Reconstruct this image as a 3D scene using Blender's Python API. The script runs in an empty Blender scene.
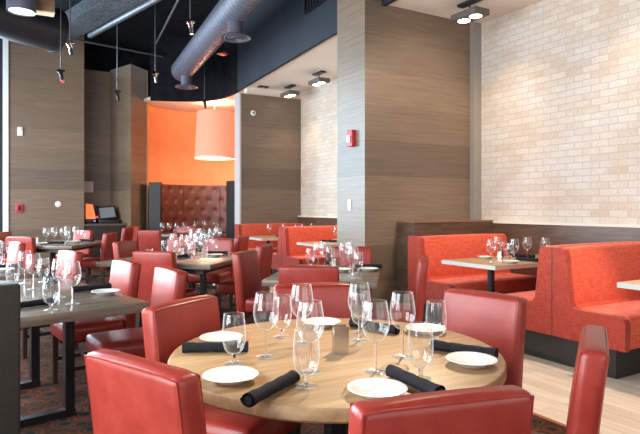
import bpy, bmesh, math, random
from mathutils import Vector, Matrix
random.seed(7)
R = math.radians
sc = bpy.context.scene
COL = sc.collection

# ------------------------------------------------------------------ camera, world, lights, exposure
cam_d = bpy.data.cameras.new('camera'); cam = bpy.data.objects.new('camera', cam_d); COL.objects.link(cam)
cam.location = (0, 0, 1.30); cam.rotation_euler = (R(90), 0, R(-29.8))
cam_d.sensor_width = 36; cam_d.lens = 558 / 640 * 36; cam_d.shift_y = -9.5 / 640
cam_d.clip_start = 0.02
sc.camera = cam
sc.view_settings.view_transform = 'Standard'; sc.view_settings.look = 'None'
sc.view_settings.gamma = 1; sc.view_settings.use_curve_mapping = False
sc.view_settings.exposure = 0.12
sc.cycles.use_denoising = True
sc.cycles.transparent_max_bounces = 40
sc.cycles.max_bounces = 8; sc.cycles.glossy_bounces = 4; sc.cycles.diffuse_bounces = 5
sc.cycles.caustics_reflective = False; sc.cycles.caustics_refractive = False
sc.cycles.sample_clamp_indirect = 6

world = bpy.data.worlds.new('world'); sc.world = world; world.use_nodes = True
wb = world.node_tree.nodes['Background']; wb.inputs[0].default_value = (0.80, 0.90, 1.0, 1); wb.inputs[1].default_value = 1.2

def light(name, kind, loc, energy, color, rot=None, aim=None, **kw):
    d = bpy.data.lights.new(name, kind); d.energy = energy; d.color = color
    for k, v in kw.items(): setattr(d, k, v)
    o = bpy.data.objects.new(name, d); COL.objects.link(o); o.location = loc
    if aim is not None:
        o.rotation_euler = (Vector(aim) - Vector(loc)).to_track_quat('-Z', 'Y').to_euler()
    elif rot is not None: o.rotation_euler = rot
    return o
WARM = (1.0, 0.80, 0.58); COOL = (0.86, 0.94, 1.0)
for i, y in enumerate((1.4, 4.4, 7.4, 10.4)):          # daylight through the left windows
    light('window_daylight', 'AREA', (-1.95, y, 2.0), 200, COOL, aim=(3, y, 1.6), shape='RECTANGLE', size=2.2, size_y=2.6)
light('window_daylight', 'AREA', (-1.12, 13.25, 2.75), 720, (.60,.84,1.0), aim=(0.2, 6, 1.6), shape='RECTANGLE', size=1.85, size_y=4.6)
for x in (0.2, 3.2):                                    # added front fill, as daylight from unseen street windows behind the camera
    light('street_fill', 'AREA', (x, -2.3, 2.2), 34, (1.0, 0.97, 0.92), aim=(x, 4, 1.2), shape='RECTANGLE', size=2.6, size_y=2.6)

# ------------------------------------------------------------------ mesh helpers
class MB:
    def __init__(s): s.bm = bmesh.new()
    def _add(s, verts, faces, M=None):
        vs = [s.bm.verts.new(M @ Vector(v) if M else Vector(v)) for v in verts]
        for f in faces:
            try: s.bm.faces.new([vs[i] for i in f])
            except ValueError: pass
        return vs
    def box(s, lo, hi, bev=0.0, M=None, seg=2):
        if bev > 0: return s.rbox(lo, hi, bev, M=M, cuts=0)
        x0, y0, z0 = lo; x1, y1, z1 = hi
        v = [(x0,y0,z0),(x1,y0,z0),(x1,y1,z0),(x0,y1,z0),(x0,y0,z1),(x1,y0,z1),(x1,y1,z1),(x0,y1,z1)]
        s._add(v, [(0,3,2,1),(4,5,6,7),(0,1,5,4),(1,2,6,5),(2,3,7,6),(3,0,4,7)], M); return s
    def rbox(s, lo, hi, r, M=None, cuts=4, warp=None, puff=0.0):
        lo = Vector(lo); hi = Vector(hi); c = (lo + hi) / 2; h = (hi - lo) / 2
        r = min(r, min(h) * 0.999)
        ax = []
        for k in range(3):
            inn = [-(h[k]-r) + 2*(h[k]-r)*i/(cuts+1) for i in range(cuts+2)]
            ax.append([-h[k], -h[k]+r*0.42] + inn + [h[k]-r*0.42, h[k]])
        vm = {}
        def V(p):
            q = Vector([max(-(h[k]-r), min(h[k]-r, p[k])) for k in range(3)]); d = Vector(p) - q
            n = d.normalized() if d.length > 1e-9 else Vector((0,0,0))
            o = q + n * r
            if puff:
                f = [1 - (o[k]/h[k])**2 for k in range(3)]
                for k in range(3):
                    a, b = (k+1) % 3, (k+2) % 3
                    o[k] += n[k] * puff * max(0, f[a]) * max(0, f[b])
            o = o + c
            if warp: o = Vector(warp(o))
            if M: o = M @ o
            key = (round(o.x,6), round(o.y,6), round(o.z,6))
            if key not in vm: vm[key] = s.bm.verts.new(o)
            return vm[key]
        for k in range(3):
            a, b = (k+1) % 3, (k+2) % 3
            for sgn in (-1, 1):
                for i in range(len(ax[a])-1):
                    for j in range(len(ax[b])-1):
                        ps = []
                        for (ii, jj) in ((i,j),(i+1,j),(i+1,j+1),(i,j+1)):
                            p = [0,0,0]; p[k] = sgn*h[k]; p[a] = ax[a][ii]; p[b] = ax[b][jj]; ps.append(V(p))
                        if sgn < 0: ps.reverse()
                        u = []
                        for x in ps:
                            if x not in u: u.append(x)
                        if len(u) > 2:
                            try: s.bm.faces.new(u)
                            except ValueError: pass
        return s
    def lathe(s, prof, n=32, M=None, cap=False):
        rings = []
        for (r, z) in prof:
            if r < 1e-6: rings.append([s.bm.verts.new((M @ Vector((0,0,z))) if M else Vector((0,0,z)))])
            else:
                rings.append([s.bm.verts.new((M @ Vector((r*math.cos(2*math.pi*i/n), r*math.sin(2*math.pi*i/n), z))) if M else
                              Vector((r*math.cos(2*math.pi*i/n), r*math.sin(2*math.pi*i/n), z))) for i in range(n)])
        for A, B in zip(rings, rings[1:]):
            for i in range(n):
                j = (i+1) % n
                if len(A) == 1 and len(B) == 1: continue
                if len(A) == 1: f = [A[0], B[j], B[i]]
                elif len(B) == 1: f = [A[i], A[j], B[0]]
                else: f = [A[i], A[j], B[j], B[i]]
                try: s.bm.faces.new(f)
                except ValueError: pass
        return s
    def cyl(s, p0, p1, r, r1=None, n=16):
        p0 = Vector(p0); p1 = Vector(p1); d = p1 - p0
        M = Matrix.Translation(p0) @ d.to_track_quat('Z', 'Y').to_matrix().to_4x4()
        r1 = r if r1 is None else r1; L = d.length
        return s.lathe([(0,0),(r,0),(r1,L),(0,L)], n, M)
    def tube(s, pts, r, n=8, closed=False):
        P = [Vector(p) for p in pts]; N = len(P); rings = []
        for i, p in enumerate(P):
            a = P[(i-1) % N] if (closed or i > 0) else P[i]; b = P[(i+1) % N] if (closed or i < N-1) else P[i]
            q = (b - a).to_track_quat('Z', 'Y').to_matrix()
            rings.append([s.bm.verts.new(p + q @ Vector((r*math.cos(2*math.pi*k/n), r*math.sin(2*math.pi*k/n), 0))) for k in range(n)])
        for i in range(N if closed else N-1):
            A, B = rings[i], rings[(i+1) % N]
            best = min(range(n), key=lambda o: sum((A[k].co - B[(k+o) % n].co).length for k in range(0, n, 2)))
            for k in range(n):
                try: s.bm.faces.new([A[k], A[(k+1)%n], B[(k+1+best)%n], B[(k+best)%n]])
                except ValueError: pass
        if not closed:
            for r_ in (rings[0], rings[-1]):
                try: s.bm.faces.new(r_)
                except ValueError: pass
        return s
    def prism(s, poly, axis, a, b):
        """polygon extruded from a to b along an axis; poly is in the two other axes (in x,y,z order)"""
        def P(u, v, w): return {'x': (w,u,v), 'y': (u,w,v), 'z': (u,v,w)}[axis]
        n = len(poly)
        vs = s._add([P(u,v,a) for u,v in poly] + [P(u,v,b) for u,v in poly], [])
        s.bm.faces.new(vs[:n]); s.bm.faces.new(vs[n:][::-1])
        for i in range(n): s.bm.faces.new([vs[i], vs[n+i], vs[n+(i+1)%n], vs[(i+1)%n]])
        return s
    def build(s, name, mat, parent=None, smooth=True, angle=38):
        bmesh.ops.recalc_face_normals(s.bm, faces=s.bm.faces)
        if smooth:
            lim = R(angle)
            for f in s.bm.faces: f.smooth = True
            for e in s.bm.edges:
                if len(e.link_faces) == 2 and e.calc_face_angle(0) > lim: e.smooth = False
        me = bpy.data.meshes.new(name); s.bm.to_mesh(me); s.bm.free()
        me.materials.append(mat)
        o = bpy.data.objects.new(name, me); COL.objects.link(o)
        if parent: o.parent = parent
        return o

def tag(o, label=None, cat=None, group=None, kind=None):
    if label: o['label'] = label
    if cat: o['category'] = cat
    if group: o['group'] = group
    if kind: o['kind'] = kind
    return o
def thing(name, label, cat, loc=(0,0,0), rz=0.0, group=None):
    o = bpy.data.objects.new(name, None); COL.objects.link(o); o.empty_display_size = 0.1
    o.location = loc; o.rotation_euler = (0,0,rz)
    return tag(o, label, cat, group)
def struct(name, mb, mat, smooth=False):
    return tag(mb.build(name, mat, None, smooth), kind='structure')
def dup(src, loc, rz, label, group=None):
    r = src.copy(); COL.objects.link(r); r.location = loc; r.rotation_euler = (0,0,rz); r['label'] = label
    if group: r['group'] = group
    for ch in list(src.children):
        c = ch.copy(); COL.objects.link(c); c.parent = r
        for g in list(ch.children):
            d = g.copy(); COL.objects.link(d); d.parent = c
    return r

# ------------------------------------------------------------------ materials
def mat_base(name):
    m = bpy.data.materials.new(name); m.use_nodes = True
    nt = m.node_tree; return m, nt, nt.nodes['Principled BSDF']
def simple(name, col, rough=0.5, metal=0.0, spec=0.5, emit=None, es=0.0, noise=0.0, nscale=20, bump=0.0):
    m, nt, b = mat_base(name)
    b.inputs['Base Color'].default_value = (*col, 1); b.inputs['Roughness'].default_value = rough
    b.inputs['Metallic'].default_value = metal; b.inputs['Specular IOR Level'].default_value = spec
    if emit: b.inputs['Emission Color'].default_value = (*emit, 1); b.inputs['Emission Strength'].default_value = es
    if noise or bump:
        tc = nt.nodes.new('ShaderNodeTexCoord'); n = nt.nodes.new('ShaderNodeTexNoise')
        n.inputs['Scale'].default_value = nscale; n.inputs['Detail'].default_value = 5
        nt.links.new(tc.outputs['Object'], n.inputs['Vector'])
        if noise:
            r = nt.nodes.new('ShaderNodeValToRGB')
            r.color_ramp.elements[0].position = .3; r.color_ramp.elements[1].position = .7
            r.color_ramp.elements[0].color = (*[c*(1-noise) for c in col], 1)
            r.color_ramp.elements[1].color = (*[min(1, c*(1+noise)) for c in col], 1)
            nt.links.new(n.outputs['Fac'], r.inputs['Fac']); nt.links.new(r.outputs['Color'], b.inputs['Base Color'])
        if bump:
            bp = nt.nodes.new('ShaderNodeBump'); bp.inputs['Strength'].default_value = bump; bp.inputs['Distance'].default_value = 0.004
            nt.links.new(n.outputs['Fac'], bp.inputs['Height']); nt.links.new(bp.outputs['Normal'], b.inputs['Normal'])
    return m
def ramp(nt, stops):
    r = nt.nodes.new('ShaderNodeValToRGB'); cr = r.color_ramp
    while len(cr.elements) < len(stops): cr.elements.new(0.5)
    for e, (p, c) in zip(cr.elements, stops): e.position = p; e.color = (*c, 1)
    return r
def mapped(nt, scale, coord='Object', rot=(0,0,0)):
    tc = nt.nodes.new('ShaderNodeTexCoord'); mp = nt.nodes.new('ShaderNodeMapping')
    mp.inputs['Scale'].default_value = scale; mp.inputs['Rotation'].default_value = rot
    nt.links.new(tc.outputs[coord], mp.inputs['Vector']); return mp
def noise_of(nt, vec, scale, detail=4, rough=.55):
    n = nt.nodes.new('ShaderNodeTexNoise'); n.inputs['Scale'].default_value = scale
    n.inputs['Detail'].default_value = detail; n.inputs['Roughness'].default_value = rough
    nt.links.new(vec.outputs[0], n.inputs['Vector']); return n
def mixc(nt, fac, a, b, mode='MIX'):
    x = nt.nodes.new('ShaderNodeMix'); x.data_type = 'RGBA'; x.blend_type = mode
    if isinstance(fac, float): x.inputs[0].default_value = fac
    else: nt.links.new(fac, x.inputs[0])
    for i, v in ((6, a), (7, b)):
        if isinstance(v, tuple): x.inputs[i].default_value = (*v, 1)
        else: nt.links.new(v, x.inputs[i])
    return x.outputs[2]

def wood_panel(name, dark, light_, board=0.42, rough=0.5):
    """horizontal boards with horizontal grain; grain runs along x and y, boards stack in z"""
    m, nt, b = mat_base(name)
    g = noise_of(nt, mapped(nt, (0.9, 0.9, 22)), 2.2, 7, .62)
    rp = ramp(nt, [(.28, dark), (.72, light_)]); nt.links.new(g.outputs['Fac'], rp.inputs['Fac'])
    tc = nt.nodes.new('ShaderNodeTexCoord'); sp = nt.nodes.new('ShaderNodeSeparateXYZ'); nt.links.new(tc.outputs['Object'], sp.inputs[0])
    dv = nt.nodes.new('ShaderNodeMath'); dv.operation = 'DIVIDE'; dv.inputs[1].default_value = board; nt.links.new(sp.outputs['Z'], dv.inputs[0])
    fl = nt.nodes.new('ShaderNodeMath'); fl.operation = 'FLOOR'; nt.links.new(dv.outputs[0], fl.inputs[0])
    wn = nt.nodes.new('ShaderNodeTexWhiteNoise'); wn.noise_dimensions = '1D'; nt.links.new(fl.outputs[0], wn.inputs['W'])
    r2 = ramp(nt, [(0, (.80,.80,.80)), (1, (1.16,1.14,1.12))]); nt.links.new(wn.outputs['Value'], r2.inputs['Fac'])
    c = mixc(nt, 1.0, rp.outputs['Color'], r2.outputs['Color'], 'MULTIPLY')
    fr = nt.nodes.new('ShaderNodeMath'); fr.operation = 'FRACT'; nt.links.new(dv.outputs[0], fr.inputs[0])
    r3 = ramp(nt, [(0, (.62,.62,.62)), (.018, (1,1,1))]); nt.links.new(fr.outputs[0], r3.inputs['Fac'])
    c = mixc(nt, 1.0, c, r3.outputs['Color'], 'MULTIPLY')
    nt.links.new(c, b.inputs['Base Color']); b.inputs['Roughness'].default_value = rough
    return m
def plank(name, dark, light_, scale=(1.2, 14, 14), rough=.4, seam=None, spec=.5):
    m, nt, b = mat_base(name)
    g = noise_of(nt, mapped(nt, scale), 2.0, 8, .6)
    rp = ramp(nt, [(.3, dark), (.7, light_)]); nt.links.new(g.outputs['Fac'], rp.inputs['Fac'])
    c = rp.outputs['Color']
    if seam:
        br = nt.nodes.new('ShaderNodeTexBrick'); mp = mapped(nt, (1,1,1), rot=seam[2])
        nt.links.new(mp.outputs[0], br.inputs['Vector'])
        br.inputs['Scale'].default_value = 1; br.inputs['Brick Width'].default_value = seam[0]; br.inputs['Row Height'].default_value = seam[1]
        br.inputs['Mortar Size'].default_value = .002; br.inputs['Bias'].default_value = 0
        br.inputs['Color1'].default_value = (.86,.86,.86,1); br.inputs['Color2'].default_value = (1.1,1.1,1.1,1); br.inputs['Mortar'].default_value = (.6,.6,.6,1)
        c = mixc(nt, 1.0, c, br.outputs['Color'], 'MULTIPLY')
    nt.links.new(c, b.inputs['Base Color']); b.inputs['Roughness'].default_value = rough; b.inputs['Specular IOR Level'].default_value = spec
    return m
def leather(name, a, c):
    m, nt, b = mat_base(name)
    v = mapped(nt, (1,1,1))
    n1 = noise_of(nt, v, 9, 6, .65); rp = ramp(nt, [(.3, a), (.72, c)]); nt.links.new(n1.outputs['Fac'], rp.inputs['Fac'])
    n2 = noise_of(nt, v, 55, 5, .7); r2 = ramp(nt, [(.62, (0,0,0)), (.75, (1,1,1))]); nt.links.new(n2.outputs['Fac'], r2.inputs['Fac'])
    k = nt.nodes.new('ShaderNodeMath'); k.operation = 'MULTIPLY'; k.inputs[1].default_value = .25; nt.links.new(r2.outputs['Color'], k.inputs[0])
    col = mixc(nt, k.outputs[0], rp.outputs['Color'], (min(1,c[0]*1.35), c[1]*2.2, c[2]*2.2))
    nt.links.new(col, b.inputs['Base Color'])
    b.inputs['Roughness'].default_value = .34; b.inputs['Specular IOR Level'].default_value = .42
    bp = nt.nodes.new('ShaderNodeBump'); bp.inputs['Strength'].default_value = .18; bp.inputs['Distance'].default_value = .002
    nt.links.new(n2.outputs['Fac'], bp.inputs['Height']); nt.links.new(bp.outputs['Normal'], b.inputs['Normal'])
    return m
def weave(name, a, c):
    m, nt, b = mat_base(name)
    n1 = noise_of(nt, mapped(nt, (12, 12, 150)), 1.0, 4, .6); n2 = noise_of(nt, mapped(nt, (150, 150, 10)), 1.0, 4, .6)
    ad = nt.nodes.new('ShaderNodeMath'); ad.operation = 'ADD'; nt.links.new(n1.outputs['Fac'], ad.inputs[0]); nt.links.new(n2.outputs['Fac'], ad.inputs[1])
    hf = nt.nodes.new('ShaderNodeMath'); hf.operation = 'MULTIPLY'; hf.inputs[1].default_value = .5; nt.links.new(ad.outputs[0], hf.inputs[0])
    rp = ramp(nt, [(.36, a), (.64, c)]); nt.links.new(hf.outputs[0], rp.inputs['Fac'])
    nt.links.new(rp.outputs['Color'], b.inputs['Base Color']); b.inputs['Roughness'].default_value = .8
    b.inputs['Specular IOR Level'].default_value = .2
    b.inputs['Sheen Weight'].default_value = .15
    bp = nt.nodes.new('ShaderNodeBump'); bp.inputs['Strength'].default_value = .3; bp.inputs['Distance'].default_value = .003
    nt.links.new(hf.outputs[0], bp.inputs['Height']); nt.links.new(bp.outputs['Normal'], b.inputs['Normal'])
    return m
def glass(name, tint=(.985,.99,.99), edge=(.50,.52,.53), refl=.09, edge_light=0.0):
    """thin clear glass: light passes straight through, edges darken, surfaces reflect"""
    m = bpy.data.materials.new(name); m.use_nodes = True; nt = m.node_tree
    nt.nodes.remove(nt.nodes['Principled BSDF']); out = nt.nodes['Material Output']
    lw = nt.nodes.new('ShaderNodeLayerWeight'); lw.inputs['Blend'].default_value = .35
    rp = ramp(nt, [(0.35, tint), (1.0, edge)]); nt.links.new(lw.outputs['Facing'], rp.inputs['Fac'])
    tr = nt.nodes.new('ShaderNodeBsdfTransparent'); nt.links.new(rp.outputs['Color'], tr.inputs['Color'])
    gl = nt.nodes.new('ShaderNodeBsdfGlossy'); gl.inputs['Roughness'].default_value = .045
    pw = nt.nodes.new('ShaderNodeMath'); pw.operation = 'POWER'; pw.inputs[1].default_value = 2.4; nt.links.new(lw.outputs['Facing'], pw.inputs[0])
    ad = nt.nodes.new('ShaderNodeMath'); ad.operation = 'MULTIPLY_ADD'; ad.inputs[1].default_value = .70; ad.inputs[2].default_value = refl; ad.use_clamp = True
    nt.links.new(pw.outputs[0], ad.inputs[0])
    mx = nt.nodes.new('ShaderNodeMixShader'); nt.links.new(ad.outputs[0], mx.inputs[0]); nt.links.new(tr.outputs[0], mx.inputs[1]); nt.links.new(gl.outputs[0], mx.inputs[2])
    last = mx
    if edge_light:      # whitish edges mixed in, standing in for bright refracted light along the outline
        l2 = nt.nodes.new('ShaderNodeLayerWeight'); l2.inputs['Blend'].default_value = .5
        p2 = nt.nodes.new('ShaderNodeMath'); p2.operation = 'POWER'; p2.inputs[1].default_value = 4.0; nt.links.new(l2.outputs['Facing'], p2.inputs[0])
        m2 = nt.nodes.new('ShaderNodeMath'); m2.operation = 'MULTIPLY_ADD'; m2.inputs[1].default_value = edge_light; m2.inputs[2].default_value = .015; nt.links.new(p2.outputs[0], m2.inputs[0])
        df = nt.nodes.new('ShaderNodeBsdfDiffuse'); df.inputs['Color'].default_value = (.92,.93,.94,1)
        tl = nt.nodes.new('ShaderNodeBsdfTranslucent'); tl.inputs['Color'].default_value = (.92,.93,.94,1)
        dm = nt.nodes.new('ShaderNodeMixShader'); nt.links.new(df.outputs[0], dm.inputs[1]); nt.links.new(tl.outputs[0], dm.inputs[2])
        last = nt.nodes.new('ShaderNodeMixShader'); nt.links.new(m2.outputs[0], last.inputs[0]); nt.links.new(mx.outputs[0], last.inputs[1]); nt.links.new(dm.outputs[0], last.inputs[2])
    nt.links.new(last.outputs[0], out.inputs['Surface'])
    return m
def brick_mat(name):
    m, nt, b = mat_base(name)
    tc = nt.nodes.new('ShaderNodeTexCoord'); sp = nt.nodes.new('ShaderNodeSeparateXYZ'); nt.links.new(tc.outputs['Object'], sp.inputs[0])
    cb = nt.nodes.new('ShaderNodeCombineXYZ'); nt.links.new(sp.outputs['Y'], cb.inputs[0]); nt.links.new(sp.outputs['Z'], cb.inputs[1])
    br = nt.nodes.new('ShaderNodeTexBrick'); nt.links.new(cb.outputs[0], br.inputs['Vector'])
    br.inputs['Scale'].default_value = 1; br.inputs['Brick Width'].default_value = .205; br.inputs['Row Height'].default_value = .075
    br.inputs['Mortar Size'].default_value = .005; br.inputs['Mortar Smooth'].default_value = .3; br.offset = .5
    br.inputs['Color1'].default_value = (.55,.43,.33,1); br.inputs['Color2'].default_value = (.64,.55,.46,1); br.inputs['Mortar'].default_value = (.50,.45,.40,1)
    n = noise_of(nt, mapped(nt, (1,1,1.6)), 1.6, 5, .6); r1 = ramp(nt, [(.38, (0,0,0)), (.66, (.75,.75,.75))]); nt.links.new(n.outputs['Fac'], r1.inputs['Fac'])
    c = mixc(nt, r1.outputs['Color'], br.outputs['Color'], (.64,.60,.56))
    n2 = noise_of(nt, mapped(nt, (1,1,1)), 60, 4, .6); r2 = ramp(nt, [(.3, (.88,.88,.88)), (.7, (1.08,1.08,1.08))]); nt.links.new(n2.outputs['Fac'], r2.inputs['Fac'])
    c = mixc(nt, 1.0, c, r2.outputs['Color'], 'MULTIPLY')
    mo = mixc(nt, br.outputs['Fac'], c, (.46,.42,.39)); nt.links.new(mo, b.inputs['Base Color'])
    b.inputs['Roughness'].default_value = .85; b.inputs['Specular IOR Level'].default_value = .2
    bp = nt.nodes.new('ShaderNodeBump'); bp.inputs['Strength'].default_value = .5; bp.inputs['Distance'].default_value = .006; bp.invert = True
    nt.links.new(br.outputs['Fac'], bp.inputs['Height']); nt.links.new(bp.outputs['Normal'], b.inputs['Normal'])
    return m
def carpet_mat(name):
    m, nt, b = mat_base(name)
    v = mapped(nt, (1,1,1))
    vo = nt.nodes.new('ShaderNodeTexVoronoi'); vo.inputs['Scale'].default_value = 7.5; vo.inputs['Randomness'].default_value = .55
    nt.links.new(v.outputs[0], vo.inputs['Vector'])
    rg = ramp(nt, [(0, (.020,.018,.016)), (.26, (.030,.026,.024)), (.33, (.10,.06,.04)), (.42, (.025,.020,.018)), (.52, (.15,.050,.026)), (.62, (.06,.03,.02))])
    nt.links.new(vo.outputs['Distance'], rg.inputs['Fac'])
    n = noise_of(nt, v, 3.0, 3); r2 = ramp(nt, [(.35, (.6,.6,.6)), (.7, (1.5,1.3,1.2))]); nt.links.new(n.outputs['Fac'], r2.inputs['Fac'])
    c = mixc(nt, 1.0, rg.outputs['Color'], r2.outputs['Color'], 'MULTIPLY')
    nt.links.new(c, b.inputs['Base Color']); b.inputs['Roughness'].default_value = .95; b.inputs['Specular IOR Level'].default_value = .1
    return m

M = {}
M['wood'] = wood_panel('grey_brown_wood_panelling', (.140,.098,.068), (.215,.153,.108), rough=.40)
M['wain'] = plank('dark_walnut', (.050,.028,.018), (.125,.072,.046), (2.0, 2.0, 16), .3)
M['brick'] = brick_mat('cream_brick')
M['oak'] = plank('oak_tabletop', (.27,.155,.072), (.47,.305,.160), (1.3, 16, 16), .42, spec=.35)
M['greywood'] = plank('grey_tabletop', (.13,.10,.075), (.24,.195,.15), (1.3, 16, 16), .22, spec=.7)
M['boothtop'] = plank('booth_tabletop', (.34,.20,.10), (.52,.34,.19), (1.3, 16, 16), .35)
M['edge'] = simple('pale_metal_edge', (.50,.49,.45), .4, .2)
M['leather'] = leather('red_leather', (.255,.023,.015), (.36,.046,.032))
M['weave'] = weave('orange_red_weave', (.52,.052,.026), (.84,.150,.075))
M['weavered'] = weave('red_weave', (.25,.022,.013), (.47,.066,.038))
M['greyfab'] = weave('grey_fabric', (.033,.028,.022), (.045,.039,.031))
M['tuft'] = simple('brown_tufted_leather', (.13,.040,.030), .45, noise=.25, nscale=8)
M['darkfab'] = simple('charcoal_vinyl', (.020,.017,.018), .5, noise=.2)
M['legwood'] = simple('dark_leg_wood', (.040,.022,.016), .35)
M['black'] = simple('black_metal', (.012,.012,.014), .35)
M['plinth'] = simple('black_plinth', (.020,.018,.018), .3)
M['white'] = simple('white_china', (.78,.76,.72), .18)
M['napkin'] = simple('black_linen', (.014,.013,.017), .85, spec=.2, noise=.3, nscale=120, bump=.3)
M['steel'] = simple('brushed_steel', (.56,.49,.41), .22, 1.0)
M['packet'] = simple('white_paper', (.80,.78,.74), .8)
M['glass'] = glass('clear_glass', edge=(.72,.74,.75), refl=.07, edge_light=.75)
m_, nt_, b_ = mat_base('solid_glass'); b_.inputs['Transmission Weight'].default_value = 1; b_.inputs['Roughness'].default_value = .02; b_.inputs['IOR'].default_value = 1.5; b_.inputs['Base Color'].default_value = (.97,.98,.98,1)
M['solidglass'] = m_
M['pane'] = glass('window_glass', (.95,.97,.98), (.8,.85,.88), .02)
M['ceil'] = simple('white_ceiling', (.78,.70,.60), .9, noise=.03, nscale=3)
M['blackceil'] = simple('black_ceiling', (.010,.011,.014), .9, spec=.08, noise=.4, nscale=6)
M['navy'] = simple('navy_bulkhead', (.012,.016,.028), .7, noise=.25, nscale=3)
M['duct'] = simple('slate_duct', (.125,.125,.165), .45, .3)
M['darkduct'] = simple('dark_duct', (.020,.021,.026), .38, .3)
M['fireproof'] = simple('speckled_fireproofing', (.055,.055,.065), .9, noise=.9, nscale=26, bump=.6)
M['pipe'] = simple('grey_pipe', (.09,.095,.11), .4, .3)
M['chrome'] = simple('chrome', (.75,.75,.78), .15, 1.0)
M['orange'] = simple('orange_wall', (.84,.36,.15), .75, noise=.06, nscale=4)
M['floorwood'] = plank('pale_plank_floor', (.52,.43,.36), (.70,.61,.53), (10, 1.0, 10), .38, seam=(1.2, .12, (0,0,R(90))))
M['carpet'] = carpet_mat('ring_carpet')
M['trimgrey'] = simple('grey_trim', (.30,.27,.24), .4, .2)
M['frame'] = simple('white_window_frame', (.82,.86,.84), .4)
M['plainwall'] = simple('plain_wall', (.45,.42,.38), .8)
M['red'] = simple('alarm_red', (.62,.030,.040), .4)
M['plastic'] = simple('white_plastic', (.78,.77,.74), .4)
M['redled'] = simple('red_lamp', (.6,.02,.02), .4, emit=(1,.05,.05), es=2)
M['blueled'] = simple('blue_lamp', (.1,.1,.6), .4, emit=(.15,.25,1), es=3)
M['screen'] = simple('screen', (.10,.11,.12), .15, emit=(.30,.32,.34), es=.35)
M['cabinet'] = plank('dark_cabinet', (.020,.014,.011), (.040,.028,.022), (2, 2, 12), .35)
M['counter'] = simple('counter_top', (.11,.075,.055), .35)
M['bulb'] = simple('lit_lamp', (1,1,1), .5, emit=(1.0, .90, .76), es=9)
M['dimbulb'] = simple('dim_lamp', (.9,.9,.9), .5, emit=(.9, .95, 1.0), es=.8)
M['plankpanel'] = plank('ceiling_wood_panel', (.20,.10,.05), (.34,.18,.10), (2, 12, 12), .5)
M['orangelamp'] = simple('orange_shade', (.8,.2,.08), .6, emit=(1,.22,.06), es=.9)
def shade_mat():
    m, nt, b = mat_base('salmon_fabric_shade')
    v = mapped(nt, (30, 30, 6)); n = noise_of(nt, v, 4, 5, .7)
    rp = ramp(nt, [(.3, (.95,.20,.12)), (.7, (1.0,.34,.23))]); nt.links.new(n.outputs['Fac'], rp.inputs['Fac'])
    nt.links.new(rp.outputs['Color'], b.inputs['Base Color']); nt.links.new(rp.outputs['Color'], b.inputs['Emission Color'])
    b.inputs['Emission Strength'].default_value = .75; b.inputs['Roughness'].default_value = .9
    return m
M['shade'] = shade_mat()

# ------------------------------------------------------------------ the setting
XB = 5.56           # brick wall
ZC = 3.75           # low ceiling over the booths
ZT = 5.20           # black ceiling over the dining room
bk = [(3.93,-2.6),(3.97,5.4),(4.05,7.1),(4.27,10.9),(4.30,11.35),(4.27,11.8),(4.18,12.12),(4.02,12.35),(3.80,12.52),(3.50,12.66),(3.2,12.77),(2.94,12.86)]
struct('floor_carpet', MB().box((-2.2,-2.6,-.05),(2.90,13.9,0)), M['carpet'])
struct('floor_planks', MB().box((2.93,-2.6,-.05),(5.8,14.3,0)), M['floorwood'])
struct('trim_carpet_edge', MB().box((2.90,-2.6,-.05),(2.93,13.9,.003)), simple('rust_edging', (.30,.08,.03), .7))
struct('ceiling_booths', MB().prism([(x+.03, y) for x, y in bk[:4]] + [(5.8,10.9),(5.8,-2.6)], 'z', ZC, ZC+.08), M['ceil'])
struct('ceiling_dining', MB().box((-2.2,-2.6,ZT),(4.05,14.3,ZT+.08)), M['blackceil'])
struct('wall_brick', MB().box((XB,-2.6,1.13),(XB+.15,11.2,ZC)), M['brick'])
struct('wall_right', MB().box((XB+.15,-2.6,0),(XB+.25,14.3,ZT)), M['plainwall'])
struct('trim_1', MB().box((XB-.06,-2.6,0),(XB+.15,11.0,1.10)), M['wain'])                   # wainscot under the brick
struct('trim_2', MB().box((XB-.07,-2.6,1.10),(XB+.15,11.0,1.13)), simple('pale_ledge', (.70,.62,.52), .6))
struct('wall_pillar', MB().box((3.73,5.45,0),(XB+.12,6.07,ZT)), M['wood'])
struct('trim_3', MB().box((4.20,5.12,0),(XB-.06,5.45,1.12)), M['wain'])                     # walnut panel behind the far bench
struct('trim_4', MB().box((4.20,5.11,1.12),(XB-.06,5.45,1.14)), simple('bronze_ledge', (.22,.11,.06), .35))
struct('trim_5', MB().box((XB-.14,5.38,1.14),(XB+.01,5.45,ZC)), M['trimgrey'])              # corner post
struct('wall_stub', MB().box((4.20,10.53,0),(XB+.12,10.78,3.60)), M['wood'])
struct('trim_6', MB().box((4.165,10.52,0),(4.20,10.79,3.61)), simple('pale_edge_strip', (.50,.46,.46), .4))
struct('wall_stub_head', MB().box((4.35,10.58,3.60),(XB+.12,10.75,ZC)), M['ceil'])
# navy bulkhead: runs along the booths, rounds the corner and crosses in front of the round-booth alcove
def ribbon(pts, th, z0, z1):
    mb = MB(); n = len(pts); L = []
    for i, p in enumerate(pts):
        a = Vector(pts[max(0,i-1)]); b = Vector(pts[min(n-1,i+1)]); d = (b-a).normalized(); nn = Vector((d.y,-d.x))
        L.append((Vector(p), Vector(p) + nn*th))
    for (a0,a1),(b0,b1) in zip(L, L[1:]):
        q = [(a0.x,a0.y),(b0.x,b0.y),(b1.x,b1.y),(a1.x,a1.y)]
        mb.prism(q, 'z', z0, z1)
    return mb
struct('wall_bulkhead', ribbon(bk[:4], .06, ZC-.025, ZT), M['navy'])
struct('wall_bulkhead_return', ribbon(bk[3:], .06, ZC-.025, ZT), M['blackceil'])
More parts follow.
